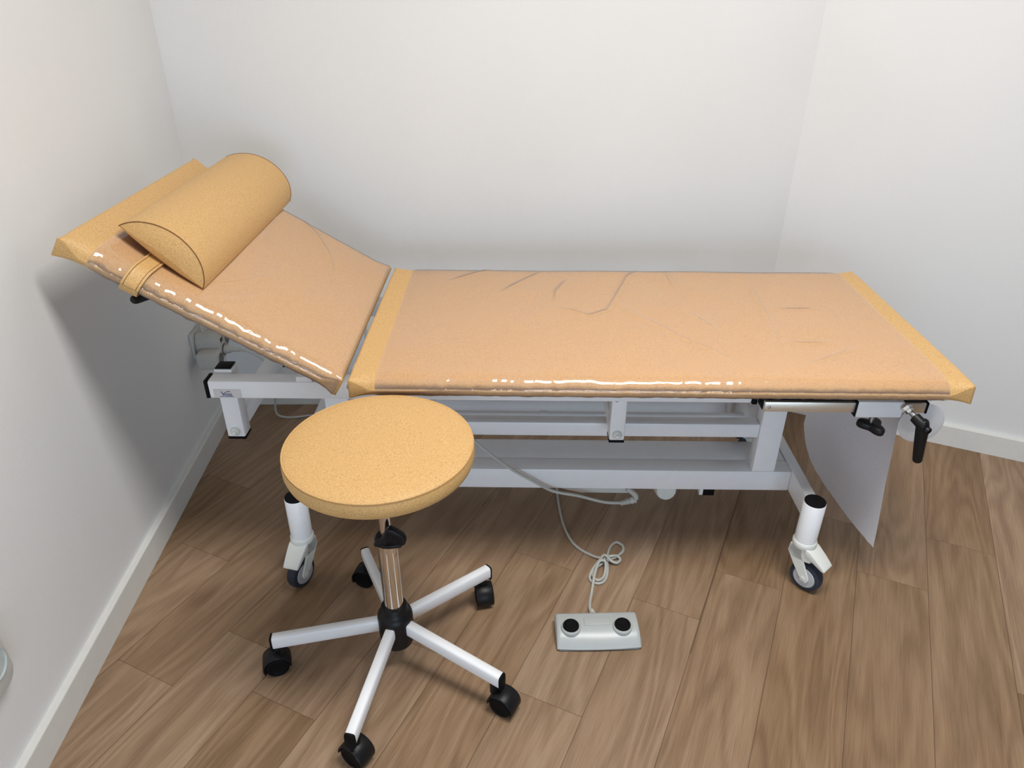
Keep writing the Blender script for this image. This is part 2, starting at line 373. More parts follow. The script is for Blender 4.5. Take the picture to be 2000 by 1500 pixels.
text('printed_letters', 'VOG', .0085, (lx+.0065, yl+.0003, lz+.0028), M['ink'], lp)

# casters
def caster(x, y, trail, pedal_dir):
    """braked twin-fork caster under a tube; trail: angle the wheel trails towards; pedal_dir: where the pedal points"""
    T = Matrix.Translation((x, y, 0))
    c_ = part('caster_tube', lathe([(.0255, .135), (.0255, .252), (.0245, .2535), (.024, .2535)], 36, T), M['white'])
    part('tube_cap', lathe([(.0243, .2505), (.0243, .2565), (.0235, .2575)], 32, T), M['black_cap'], c_)
    t = Vector((math.cos(trail), math.sin(trail), 0)); ax = Vector((-t.y, t.x, 0))
    B = Matrix((( t.x, ax.x, 0, x), (t.y, ax.y, 0, y), (0, 0, 1, 0), (0, 0, 0, 1)))   # local x: trail direction, y: axle
    wc = .025; wr = .040
    # wheel
    tyre = lathe([(.026, -.013), (.033, -.0135), (.0375, -.011), (.0395, -.005), (wr, 0), (.0395, .005), (.0375, .011), (.033, .0135), (.026, .013)], 40, B @ Matrix.Translation((wc, 0, wr)) @ Matrix.Rotation(R(90), 4, 'X'))
    w_ = part('wheel', tyre, M['tyre'], c_)
    # collar + hood
    hood = [lathe([(.0265, .124), (.0285, .128), (.0285, .138), (.0265, .141)], 36, T)]
    for s in (-1, 1):
        fork = [(-.024, .126), (.008, .126), (.010, .104), (.036, .052), (.040, .042), (.036, .031), (.026, .030), (.018, .037), (-.008, .072), (-.027, .102)]
        hood.append(xf(bevel(prism(fork, .0155, .0205) if s > 0 else prism(fork, -.0205, -.0155), .0015, 1), B @ Matrix.Rotation(R(90), 4, 'X')))
    crown = [(-.027, .102), (-.012, .087), (.020, .090), (.034, .094), (.024, .127), (-.024, .127)]
    hood.append(xf(bevel(prism(crown, -.0205, .0205), .002, 1), B @ Matrix.Rotation(R(90), 4, 'X')))
    f_ = part('fork', merge(*hood), M['offwhite'], c_, 40)
    for s in (-1, 1):
        part('wheel_disc', lathe([(.0245, 0), (.028, .001), (.026, .003), (.010, .0035)], 32, B @ Matrix.Translation((wc, s*.0125, wr)) @ Matrix.Rotation(R(-90*s), 4, 'X')), M['hubgrey'], c_)
        part('axle_cap', lathe([(.0075, 0), (.0072, .002), (.004, .0032)], 20, B @ Matrix.Translation((wc, s*.0205, wr)) @ Matrix.Rotation(R(-90*s), 4, 'X')), M['grey_white'], c_)
    pd = Vector((math.cos(pedal_dir), math.sin(pedal_dir), 0)); pa = Vector((-pd.y, pd.x, 0))
    PB = Matrix(((pd.x, pa.x, 0, x), (pd.y, pa.y, 0, y), (0, 0, 1, 0), (0, 0, 0, 1)))
    side = [(.016, .130), (.026, .127), (.050, .110), (.066, .097), (.071, .092), (.069, .088), (.062, .089), (.044, .099), (.016, .110)]
    V, F = prism(side, -1, 1); V = [(a, b, c) for a, b, c in V]
    V2 = []
    for a, b, c in V: V2.append((a, -c*(.0235-.0045*max(0, (a-.03)/.04)), b))
    part('brake_pedal', xf(bevel((V2, F), .0025, 2), PB), M['offwhite'], c_, 40)
caster(1.050, .055, R(-48), R(-48))
caster(-.171, .052, R(-115), R(-104))
caster(1.058, .600, R(20), R(20)); caster(-.176, .600, R(160), R(160))

# accessory rail with clamp, knob and lever
ar = part('accessory_rail', box(.882, 1.227, .045, .055, .507, .531, .001), M['steel'])
part('rail_backing', box(.8815, 1.230, .0565, .088, .505, .549, .001), M['black_cap'], ar)
part('rail_end_cap', box(1.2275, 1.232, .044, .058, .506, .533, .001), M['black_cap'], ar)
part('rail_screw', lathe([(.0035, 0), (.003, .002), (.001, .0025)], 14, frame_z((.892, .045, .519), (0, -1, 0))), M['zinc'], ar)
rc = part('rail_clamp', box(1.078, 1.176, .038, .0575, .499, .538, .002), M['white'])
part('clamp_liner', box(1.0755, 1.0777, .039, .0565, .500, .537, 0), M['black_cap'], rc)
part('clamp_screw', lathe([(.0055, .478), (.0055, .500)], 16, Matrix.Translation((1.119, .046, 0))), M['zinc'], rc)
knob = [(0.0225*(1+.30*math.cos(3*a+.6+math.pi)), a) for a in [2*math.pi*i/60 for i in range(60)]]
kp = [(r*math.cos(a)*1.12, r*math.sin(a)*1.12) for r, a in knob]
part('star_knob', bevel(prism(kp, -.009, .008, Matrix.Translation((1.124, .046, .474)) @ Matrix.Rotation(R(8), 4, 'Y')), .005, 3), M['black'], rc)
part('lock_nut', merge(lathe([(.010, 0), (.011, .001), (.011, .008), (.010, .009)], 6, frame_z((1.175, .033, .531), (.5, -.72, -.45))), lathe([(.0085, .009), (.0085, .015)], 6, frame_z((1.175, .033, .531), (.5, -.72, -.45)))), M['chrome'], rc, 30)
part('lever_bolt', tube([(1.178, .029, .528), (1.194, .006, .514)], .0055, 14, smooth=False), M['zinc'], rc)
LV = [((1.197, -.003, .520), .0085), ((1.1985, -.004, .515), .0125), ((1.2015, -.005, .500), .0132), ((1.205, -.005, .475), .0122), ((1.209, -.005, .448), .0112), ((1.2125, -.005, .426), .0102), ((1.2135, -.005, .417), .0088), ((1.214, -.005, .4135), .004)]
def chain(lst, n=14, per=5):
    P = spline([q[0] for q in lst], per); rs = spline([(q[1], 0, 0) for q in lst], per)
    return tube(P, lambda t: rs[min(len(rs)-1, round(t*(len(rs)-1)))].x, n, smooth=False)
part('clamp_lever', chain(LV), M['black'], rc)
part('lever_boss', lathe([(.0085, 0), (.0085, .006), (.006, .008), (.006, .004)], 20, frame_z((1.203, -.0165, .505), (.45, -.9, -.3))), M['black'], rc)
part('lever_head', lathe([(.008, 0), (.0115, .002), (.0118, .026), (.010, .030)], 24, frame_z((1.188, .013, .518), (.016, -.032, -.013))), M['black'], rc)

# paper roll holder under the foot end
rh = part('roll_holder', lathe([(.006, .10), (.006, .60)], 16, Matrix.Translation((1.262, 0, .445)) @ Matrix.Rotation(R(-90), 4, 'X')), M['zinc'])
for y in (.105, .585):
    part('roll_flange', lathe([(.012, 0), (.040, .001), (.050, .004), (.0515, .005), (.050, .007), (.040, .0045), (.012, .004)], 48, Matrix.Translation((1.270, y, .440)) @ Matrix.Rotation(R(-90), 4, 'X'), caps=False), M['disc'], rh)
part('holder_arm', box(1.258, 1.269, .095, .60, .505, .5495, .002), M['white'])
part('flange_nut', lathe([(.012, 0), (.011, .005), (.004, .007)], 18, frame_z((1.262, .104, .445), (0, -1, 0))), M['zinc'], rh)
pr = thing('paper_roll', (1.262, .34, .445), 'white examination paper roll hanging down in a torn sheet beneath couch foot end', 'paper roll')
part('roll', lathe([(.018, 0), (.036, 0), (.036, .455), (.018, .455)], 40, Matrix.Translation((1.262, .118, .445)) @ Matrix.Rotation(R(-90), 4, 'X'), caps=False), M['paper'], pr)
def sheet():
    top = .452; V, F = [], []; ny, nz = 40, 40
    low = [(.046, .122), (.272, .0895), (.36, .074), (.419, .0706), (.47, .078), (.505, .095), (.537, .120), (.552, .15)]
    for i in range(ny+1):
        s = i/ny; yb = .046+(.556-.046)*s; yt = .118+(.560-.118)*s
        zb = low[-1][1]
        for a, b in zip(low, low[1:]):
            if a[0] <= yb <= b[0]: zb = a[1]+(b[1]-a[1])*(yb-a[0])/(b[0]-a[0])
        zb += .0025*noise.noise(Vector((yb*60, 0, 3)))
        for k in range(nz+1):
            t = k/nz; z = top+(zb-top)*t; y = yt+(yb-yt)*t
            x = 1.2235-.010*math.sin(t*math.pi*.6)+.004*math.sin(s*7+t*3)*t+.002*noise.noise(Vector((y*9, z*9, 1)))
            if t < .04: x = 1.2235
            V.append((x, y, z))
    for i in range(ny):
        for k in range(nz): a = i*(nz+1)+k; F.append((a, a+1, a+nz+2, a+nz+1))
    return V, F
sh = part('hanging_sheet', sheet(), M['paper'], pr); sh.data.polygons.foreach_set('use_smooth', [True]*len(sh.data.polygons))

# ------------------------------------------------------------------ pads, covers
W = .65
def pad_profile(t, r, ntop=60, narc=9):
    """closed loop (y, w, ny, nw) of a rounded slab section, starting at the front bottom going up over the top"""
    P = []
    def arc(cy, cw, a0, a1):
        for i in range(narc+1):
            a = a0+(a1-a0)*i/narc; P.append((cy+r*math.cos(a), cw+r*math.sin(a), math.cos(a), math.sin(a)))
    def arce(cy, cw, a0, a1, ry, rw):
        for i in range(narc+1):
            a = a0+(a1-a0)*i/narc; nn = math.hypot(math.cos(a)/ry, math.sin(a)/rw)
            P.append((cy+ry*math.cos(a), cw+rw*math.sin(a), math.cos(a)/ry/nn, math.sin(a)/rw/nn))
    ry, rw = r*1.5, r*1.15
    arce(ry, -rw, math.pi, math.pi/2, ry, rw)
    for i in range(1, ntop): P.append((ry+(W-2*ry)*i/ntop, 0, 0, 1))
    arce(W-ry, -rw, math.pi/2, 0, ry, rw)
    rb = r*.55
    def arcb(cy, cw, a0, a1):
        for i in range(5): a = a0+(a1-a0)*i/4; P.append((cy+rb*math.cos(a), cw+rb*math.sin(a), math.cos(a), math.sin(a)))
    arcb(W-rb, -t+rb, 0, -math.pi/2)
    for i in range(1, 16): P.append((W-rb-(W-2*rb)*i/16, -t, 0, -1))
    arcb(rb, -t+rb, -math.pi/2, -math.pi)
    return P
def pad_geo(us, t, mp, r=.022, off=0., disp=None, caps=True, ntop=60, narc=9, L=1.0, ears=True, re=.006):
    V, F = [], []; n = None
    for u in us:
        e = min(u, L-u); k = min(1, max(0, e/.05)); k = k*k*(3-2*k)
        ru = (.006+(r-.006)*k) if ears else r
        prof = pad_profile(t, ru, ntop, narc); n = len(prof)
        shrink = 0 if not caps else .003*max(0, 1-e/.006)**2
        drop = re-math.sqrt(max(0, re*re-(re-min(e, re))**2))
        for i, (y, q, ny, nq) in enumerate(prof):
            ear = 0
            if ears:
                yy = min(y, W-y)
                ear = .008*math.exp(-e/.015)*math.exp(-yy/.012)*(1 if q < -t*.6 else -.2)
            crown = -.004*(1-min(1, min(y, W-y)/.07))**2*(1 if nq > .2 else 0)
            d = off-shrink+(disp(u, y, q, ny, nq) if disp else 0)
            tz = drop*min(1, max(0, (q+t*.9)/(t*.9)))*min(1, .25+min(y, W-y)/.03)
            V.append(mp(u, y+ny*d+(0 if y > .3 else -ear*.3), q+nq*d-ear+crown-tz))
    for j in range(len(us)-1):
        for i in range(n): k = (i+1) % n; F.append((j*n+i, j*n+k, (j+1)*n+k, (j+1)*n+i))
    if caps: F.append(tuple(range(n))); F.append(tuple(range((len(us)-1)*n, len(us)*n))[::-1])
    return V, F
def stations(a, b, step, fine=True):
    n = max(2, round((b-a)/step)); s = [a+(b-a)*i/n for i in range(n+1)]
    if fine: s = sorted(set(s+[a+x for x in (.0008, .002, .004, .007, .010, .013, .016)]+[b-x for x in (.0008, .002, .004, .007, .010, .013, .016)]))
    return s
def seg_dist(p, a, b):
    ax, ay = a; bx, by = b; dx, dy = bx-ax, by-ay; L2 = dx*dx+dy*dy or 1e-9
    t = max(0, min(1, ((p[0]-ax)*dx+(p[1]-ay)*dy)/L2))
    return math.hypot(p[0]-ax-t*dx, p[1]-ay-t*dy)
def folds(lines, u, y, h, s):
    best = 0
    for ln, a in lines:
        if u < a[0]-.02 or u > a[1]+.02 or y < a[2]-.02 or y > a[3]+.02: continue
        d = min(seg_dist((u, y), p, q) for p, q in zip(ln, ln[1:]))
        end = min(math.hypot(u-ln[0][0], y-ln[0][1]), math.hypot(u-ln[-1][0], y-ln[-1][1]))
        w_ = s*(.75+.5*noise.noise(Vector((u*11, y*11, 5)))); d += .0012*noise.noise(Vector((u*60, y*60, 8)))
        best = max(best, math.exp(-(d/w_)**2)*min(1, .15+end/.05))
    return h*best
def prep(ls): return [(l, (min(p[0] for p in l), max(p[0] for p in l), min(p[1] for p in l), max(p[1] for p in l))) for l in ls]
FOLDS = prep([[(.447, .372), (.486, .348), (.521, .322), (.575, .359), (.603, .440), (.652, .584), (.682, .631)], [(.610, .388), (.633, .321), (.685, .259), (.723, .205), (.779, .142), (.817, .071), (.824, .056)], [(.963, .535), (.957, .415), (.948, .278), (.930, .157)], [(.762, .348), (.805, .261), (.816, .207)], [(.981, .368), (1.097, .373)], [(.949, .183), (1.075, .181)], [(.307, .468), (.417, .617)], [(.167, .543), (.274, .634)], [(.444, .404), (.453, .471), (.485, .561)], [(.955, .063), (1.026, .110), (1.113, .161)], [(.759, .625), (.771, .461)]])
HF = prep([[(.277, .635), (.224, .589), (.173, .523), (.142, .454), (.123, .380)], [(.318, .091), (.281, .158), (.247, .233), (.224, .340)], [(.287, .050), (.222, .156)], [(.288, .738), (.149, .687)], [(.177, .337), (.127, .350)]])
def edge_wrinkle(u, y, q, amp, lam):
    if y > .09: return 0
    z = (y+.0)/.045; wgt = math.exp(-z*z)
    a = noise.noise(Vector((u/lam, y*18, q*22+4)))+.6*noise.noise(Vector((u/(lam*.45), y*40, q*45+9)))
    return amp*wgt*(a+.25)
FL = 1.2875
flat_map = lambda u, y, q: (u, y, .604+q)
def pad_sag(u, y, q, ny, nq): return .0012*noise.noise(Vector((u*7, y*7, q*7)))
fp = part('seat_pad', pad_geo(stations(0.0, FL, .012), .041, flat_map, disp=pad_sag, L=FL), M['cork'], autosmooth=50)
def flat_disp(u, y, q, ny, nq):
    d = .0012*noise.noise(Vector((u*7, y*7, q*7)))
    if nq > .9: d += folds(FOLDS, u, y, .0040, .0085)+.0010*max(0, noise.noise(Vector((u*4, y*5, 2))))
    amp = .0016 if u < .75 else .0010
    d += max(-.0006, edge_wrinkle(u, y, q, amp, .030 if u < .7 else .018)) if u > .15 else 0
    return d
part('plastic_cover', pad_geo(stations(.056, 1.237, .0042, False), .041, flat_map, off=.0016, disp=flat_disp, caps=False, ntop=150, narc=14, L=FL), M['film'], fp, autosmooth=180)
HA = Vector((-.0045, 0, .604)); hd = Vector((-.501, 0, .302)).normalized(); hn = Vector((.302, 0, .501)).normalized()
HL = .5835
head_map = lambda u, y, q: tuple(HA+hd*u+Vector((0, y, 0))+hn*q)
def head_sag(u, y, q, ny, nq):
    return .0012*noise.noise(Vector((u*7+9, y*7, q*7)))
bp_ = part('backrest_pad', pad_geo(stations(0.0, HL, .012), .041, head_map, disp=head_sag, L=HL, re=.015), M['cork'], autosmooth=50)
def head_disp(u, y, q, ny, nq):
    d = head_sag(u, y, q, ny, nq)
    if nq > .9: d += folds(HF, u, y, .0028, .0085)+.0012*max(0, noise.noise(Vector((u*5, y*5, 7))))
    d += max(-.0006, edge_wrinkle(u, y, q, .0030, .026)) if u > .10 else max(-.0006, edge_wrinkle(u, y, q, .001, .026))
    return d
part('plastic_cover', pad_geo(stations(.006, .521, .0040, False), .041, head_map, off=.0016, disp=head_disp, caps=False, ntop=150, narc=14, L=HL, re=.015), M['film'], bp_, autosmooth=180)
# frames under the pads, hinge, supports, release knob
part('pad_board', box(.02, 1.26, .035, .615, .5495, .5625, .002), M['white'])
def hbox(s0, s1, y0, y1, q0, q1, bev=.003):
    g = box(s0, s1, y0, y1, q0, q1, bev); return [head_map(*v) for v in g[0]], g[1]
part('backrest_frame', hbox(.01, .52, .075, .60, -.064, -.042), M['white'])
part('hinge_bar', lathe([(.007, .03), (.007, .62)], 16, Matrix.Translation((-.004, 0, .567)) @ Matrix.Rotation(R(-90), 4, 'X')), M['hubgrey'])
for y0 in (.06, .41, .57): part('hinge', box(-.008, .003, y0, y0+.035, .558, .578, .003), M['hubgrey' if y0 > .3 and y0 < .5 else 'black'])
part('hinge_bracket', box(-.010, .006, .088, .122, .545, .580, .002), M['white'])
for y in (.16, .50): part('backrest_strut', tube([head_map(.27, y, -.05), (-.13, y+.01, .475)], .010, 14, smooth=False), M['white'])
part('release_knob', chain([(head_map(.41, .075, -.072), .006), (head_map(.418, .055, -.070), .008), (head_map(.424, .038, -.069), .0095), (head_map(.428, .024, -.0685), .009), (head_map(.429, .018, -.068), .005)]), M['black'])
part('rail_foot', box(-.135, -.100, .085, .123, .547, .560, .002), M['white'])

# control cable plugged in below the base
cc = part('control_cable', tube([(.10, .30, .40), (.17, .24, .372), (.2437, .185, .330), (.2871, .183, .2876), (.338, .182, .2443), (.39, .182, .2097), (.4428, .182, .1777), (.5088, .183, .1621), (.5757, .185, .1413), (.622, .19, .1345)], .0038, 10), M['cable'])
pd_ = Vector((.034, .004, .0085)).normalized(); p0 = Vector((.618, .1895, .1335))
prof = [(.0042, 0)]
for i in range(6): a = .001+i*.0042; prof += [(.0062+.0004*i, a), (.0062+.0004*i, a+.0026), (.0045+.0003*i, a+.0028), (.0045+.0003*i, a+.0041)]
prof += [(.0085, .0265), (.009, .036), (.0075, .0365), (.0075, .038), (.0092, .0385), (.0092, .042)]
part('strain_relief', lathe(prof, 20, frame_z(p0, pd_)), M['cable'], cc)
part('plug_elbow', chain([(p0+pd_*.041, .0070), (p0+pd_*.044+Vector((-.002, .004, .007)), .0075), (p0+pd_*.040+Vector((-.006, .012, .014)), .0075), (p0+pd_*.024+Vector((-.004, .020, .024)), .0065)]), M['cable'], cc)

# ------------------------------------------------------------------ bolster pillow with strap
bol = thing('bolster_pillow', head_map(.43, .38, .002), 'orange half-round bolster pillow lying across the raised backrest', 'pillow')
def bolster():
    prof = [(.525, .028), (.513, .043), (.492, .060), (.462, .0745), (.43, .080), (.40, .077), (.372, .066), (.350, .048), (.336, .024), (.331, .004)]
    up_ = spline([(a, b, 0) for a, b in prof], 5); L_ = [(v.x, v.y) for v in up_]
    nb = 14; bot = [(.331+(.525-.331)*i/nb, .0045+(.028-.0045)*max(0, (i/nb-.25)/.75)**1.6) for i in range(1, nb)]
    ring = L_+bot; n = len(ring); V, F = [], []; cx, cz = .425, .035
    ns = 40; y0, y1 = .068, .695
    def sk(s): return .030*(s-.331)/.2
    for k in range(ns+1):
        t = k/ns; e = min(t, 1-t)*(y1-y0); sc = 1-.010*math.exp(-e/.012)
        for s, h in ring:
            y = y0+(y1-y0)*t+sk(s)*(1-t)-.012*sk(s)*t
            V.append(head_map(cx-.006+(s-cx)*sc, y-.011, cz+(h*.96-cz)*sc+.001+.0012*noise.noise(Vector((s*12, y*9, h*9)))))
    for k in range(ns):
        for i in range(n): j = (i+1) % n; F.append((k*n+i, k*n+j, (k+1)*n+j, (k+1)*n+i))
    for k, sg in ((0, -1), (ns, 1)):   # softly bulged end faces
        prev = [k*n+i for i in range(n)]
        for f, bl in ((.8, .004), (.5, .009), (.2, .011)):
            base = len(V)
            for s, h in ring:
                s2, h2 = cx+(s-cx)*f, cz+(h-cz)*f; t = k/ns
                y = y0+(y1-y0)*t+sk(s2)*(1-t)+sg*bl
                V.append(head_map(s2-.006, y-.011, h2*.96+.001))
            cur = list(range(base, base+n))
            for i in range(n): j = (i+1) % n; F.append((prev[i], prev[j], cur[j], cur[i]))
            prev = cur
        F.append(tuple(prev))
    seam = [Vector(V[i])+hn*.0005 for i in range(len(L_))]
    seam2 = [Vector(V[ns*n+i]) for i in range(len(L_))]
    return (V, F), seam, seam2
bg, sm1, sm2 = bolster()
part('cushion', bg, M['cork'], bol, 55)
part('end_seam', tube(sm1, .0011, 6, smooth=False), M['seam'], bol); part('end_seam', tube(sm2, .0011, 6, smooth=False), M['seam'], bol)
def strap():
    path = [(.17, .003), (.12, .0035), (.07, .0045), (.035, .0045), (.018, .002), (.004, -.007), (-.0055, -.020), (-.006, -.034), (0, -.0445), (.02, -.047), (.07, -.047)]
    P = spline([(a, b, 0) for a, b in path], 6); V, F = [], []; n = len(P)
    def drift(i): return .002+.010*max(0, (i/n-.2))
    for i, q in enumerate(P):
        t_ = (P[min(i+1, n-1)]-P[max(i-1, 0)]).normalized(); nx = Vector((-t_.y, t_.x, 0))
        for s, o in ((.412, -.001), (.412, .0015), (.414, .0025), (.417, .0018), (.442, .0018), (.445, .0025), (.447, .0015), (.447, -.001)):
            V.append(head_map(s+drift(i), q.x-nx.x*o, q.y-nx.y*o) if nx.y < 0 else head_map(s+drift(i), q.x+nx.x*o, q.y+nx.y*o))
    m = 8
    for i in range(n-1):
        for k in range(m): j = (k+1) % m; F.append((i*m+k, i*m+j, (i+1)*m+j, (i+1)*m+k))
    F += [tuple(range(m)), tuple(range((n-1)*m, n*m))]
    st = [[Vector(V[i*m+k]) for i in range(n)] for k in (3, 4)]
    return (V, F), st
sg_, st_ = strap(); sp_ = part('strap', sg_, M['cork'], bol, 40)
for line in st_: part('stitching', tube(line, .0007, 5, smooth=False), M['seam'], sp_)

# ------------------------------------------------------------------ swivel stool
hx, hy = .0925, -.1920
st = thing('swivel_stool', (hx, hy, 0), 'round orange stool on a white five-arm wheeled base before the couch', 'stool')
HX = Matrix.Translation((hx, hy, 0)); SX = Matrix.Translation((hx+.003, hy+.003, 0)) @ Matrix.Diagonal((1.022, 1.022, 1, 1))
seat_prof = [(.02, .5855), (.06, .5850), (.10, .5838), (.13, .5820), (.15, .5796), (.162, .5775), (.1685, .5753), (.171, .5735), (.1718, .570), (.1728, .560), (.1725, .550), (.170, .542), (.164, .537), (.150, .536), (.02, .536)]
se = part('seat', lathe(seat_prof, 96, SX), M['cork'], st, 60)
part('seat_piping', lathe([(.1700+.0016*math.cos(a), .5742+.0016*math.sin(a)) for a in [2*math.pi*i/8 for i in range(9)]], 96, SX, caps=False), M['cork'], se)
part('seat_stitching', lathe([(.1716+.0005*math.cos(a), .5722+.0005*math.sin(a)) for a in [2*math.pi*i/6 for i in range(7)]], 96, SX, caps=False), M['stitch'], se)
part('seat_plate', lathe([(.02, .525), (.055, .527), (.055, .537)], 32, HX), M['black'], st)
part('piston_rod', lathe([(.0115, .35), (.0115, .53)], 28, HX), M['chrome'], st)
part('column', lathe([(.0205, .150), (.0205, .343)], 40, HX), M['chrome'], st)
part('column_cap', lathe([(.0215, .340), (.0245, .344), (.0245, .352), (.021, .357), (.013, .358)], 36, HX), M['black'], st)
lev = [(-.024, .347), (-.024, .356), (-.012, .361), (-.004, .373), (.002, .389), (.010, .395), (.022, .389), (.036, .377), (.041, .367), (.039, .354), (.028, .347)]
lg = [bevel(prism(lev, .010, .026, HX @ Matrix.Translation((.002, 0, 0)) @ Matrix.Rotation(R(90), 4, 'X')), .005, 3)]
lg.append(bevel(prism([(-.024, .010), (.0, .016), (.024, .010), (.034, -.010), (.030, -.026), (.006, -.030), (-.016, -.026), (-.026, -.008)], .346, .355, HX @ Matrix.Translation((.002, 0, 0))), .003, 2))
for i in range(8): lg.append(box(-.0007, .0007, -.0015, .0015, .354, .384-.0012*i, .0004, 1, HX @ Matrix.Translation((.006+.0038*i, -.026, 0))))
part('height_lever', merge(*lg), M['black'], st, 40)
part('hub', lathe([(.030, .058), (.034, .060), (.0365, .075), (.0375, .100), (.0375, .135), (.036, .142), (.031, .147), (.0285, .150), (.0275, .163), (.026, .166), (.021, .166)], 48, HX), M['black'], st, 50)
WHL = [(-171.9, .262, -171.9+38), (-100.8, .246, -100.8+70), (-28.6, .268, -28.6-10), (42.8, .246, 42.8-120), (117.1, .252, 117.1+60)]
for k in range(5):
    a = R(-100.6+72*k-72); tip = .262
    RM = HX @ Matrix.Rotation(a, 4, 'Z')
    # sloping arm: rounded tube section
    n = 16; V, F = [], []
    sec = []
    for i in range(n):
        t = 2*math.pi*i/n; cx = math.copysign(abs(math.cos(t))**.45, math.cos(t))*.0108; cz = math.copysign(abs(math.sin(t))**.45, math.sin(t))*.0165
        sec.append((cx, cz))
    for r_, zt in ((.030, .130), (tip, .1035)):
        for cx, cz in sec: V.append((r_, cx, zt-.0165+cz))
    F = [(i, (i+1) % n, n+(i+1) % n, n+i) for i in range(n)]+[tuple(range(n)), tuple(range(n, 2*n))]
    leg = part('leg', xf((V, F), RM), M['white'], st, 60)
    capg = [[], []]; V2 = []
    for r_, sc, dz in ((tip, 1.03, 0), (tip+.0035, 1.03, 0), (tip+.0050, .9, 0)):
        for cx, cz in sec: V2.append((r_, cx*sc, .1035-.0165+cz*sc-(.006 if cz < 0 else 0)))
    F2 = [(j*n+i, j*n+(i+1) % n, (j+1)*n+(i+1) % n, (j+1)*n+i) for j in range(2) for i in range(n)]+[tuple(range(n)), tuple(range(2*n, 3*n))]
    part('leg_cap', xf((V2, F2), RM), M['black_cap'], leg, 60)
    # twin-wheel caster
    an, rr, tr = WHL[k]
    sx_, sy_ = hx+.246*math.cos(a), hy+.246*math.sin(a)
    wx, wy = hx+rr*math.cos(R(an)), hy+rr*math.sin(R(an))
    d = Vector((wx-sx_, wy-sy_, 0)); trl = R(tr) if d.length < .008 else math.atan2(d.y, d.x)
    t = Vector((math.cos(trl), math.sin(trl), 0)); ax = Vector((-t.y, t.x, 0))
    B = Matrix(((t.x, ax.x, 0, wx), (t.y, ax.y, 0, wy), (0, 0, 1, 0), (0, 0, 0, 1)))
    hood = []
    V, F = [], []; m = 18   # hood: curved shell over the twin wheels
    for i in range(m+1):
        th = R(-25)+R(205)*i/m
        for rad, yy in ((.0285, -.021), (.0300, -.019), (.0305, 0), (.0300, .019), (.0285, .021), (.0262, .019), (.0262, -.019)):
            V.append((rad*math.cos(th)*1.0, yy, .0255+rad*math.sin(th)))
    q = 7
    for i in range(m):
        for j in range(q): jj = (j+1) % q; F.append((i*q+j, i*q+jj, (i+1)*q+jj, (i+1)*q+j))
    F += [tuple(range(q)), tuple(range(m*q, m*q+q))]
    stem = lathe([(.0095, .045), (.0095, .072)], 18, Matrix.Translation((sx_, sy_, 0)))
    body = lathe([(.009, -.018), (.009, .018)], 18, B @ Matrix.Translation((0, 0, .0255)) @ Matrix.Rotation(R(90), 4, 'X'))
    cs = part('caster', merge(xf((V, F), B), stem, body, box(-.024, .010, -.004, .004, .015, .053, .002, 1, B)), M['black'], st, 40)
    for s in (-1, 1):
        part('wheel', lathe([(.010, .003), (.0235, .003), (.0255, .005), (.0255, .016), (.0235, .0185), (.018, .0195), (.016, .0182), (.004, .0182)], 32, B @ Matrix.Translation((0, 0, .0255)) @ Matrix.Rotation(R(-90*s), 4, 'X')), M['black_cap'], cs)

# ------------------------------------------------------------------ foot pedal
fp_ = thing('foot_pedal', (.538, -.12, 0), 'pale grey foot switch with two black buttons on the wooden floor', 'foot switch')
pxc = .5385; hw = .0955
def pedal():
    sec = [(-.1655, .004), (-.167, .008), (-.163, .013), (-.152, .0235), (-.138, .0305), (-.122, .0335), (-.090, .0335), (-.0845, .031), (-.083, .026), (-.083, .004)]
    V, F = [], []; n = len(sec)
    for u, sc, ins in ((-1, .72, .0), (-.985, .88, 0), (-.95, .98, 0), (-.90, 1, 0), (-.5, 1, 0), (0, 1, 0), (.5, 1, 0), (.90, 1, 0), (.95, .98, 0), (.985, .88, 0), (1, .72, 0)):
        for y, z in sec:
            bow = -.004*(1-u*u)*(1 if y < -.14 else 0)
            yc = -.122; yy = yc+(y-yc)*(.90+.10*sc) if abs(u) > .9 else y
            V.append((pxc+u*(hw-.004*max(0, (y+.167)/.084)*0), yy+bow+.032*0, .004+(z-.004)*sc))
    k = 11
    for j in range(k-1):
        for i in range(n): i2 = (i+1) % n; F.append((j*n+i, j*n+i2, (j+1)*n+i2, (j+1)*n+i))
    F += [tuple(range(n)), tuple(range((k-1)*n, k*n))]
    return V, F
PR = Matrix.Translation((pxc, -.125, 0)) @ Matrix.Rotation(R(2.5), 4, 'Z') @ Matrix.Translation((-pxc, .125, 0))
part('housing', xf(pedal(), PR), M['pedal'], fp_, 50)
part('rubber_base', xf(box(pxc-hw+.004, pxc+hw-.004, -.168, -.0845, 0, .0065, .003), PR), M['pedal_rim'], fp_)
part('raised_plate', xf(box(pxc-.030, pxc+.030, -.124, -.100, .0325, .0352, .002), PR), M['pedal'], fp_)
for bx in (.4765, .5945):
    T = PR @ Matrix.Translation((bx, -.128, 0))
    b_ = part('button_collar', lathe([(.0225, .028), (.0225, .035), (.0205, .0375), (.0185, .0375), (.018, .034)], 36, T), M['pedal'], fp_)
    part('button', lathe([(.0185, .032), (.0185, .040), (.0172, .0425), (.0135, .0428), (.0120, .0412), (.003, .0405)], 36, T), M['black_cap'], fp_)
CB = .0036
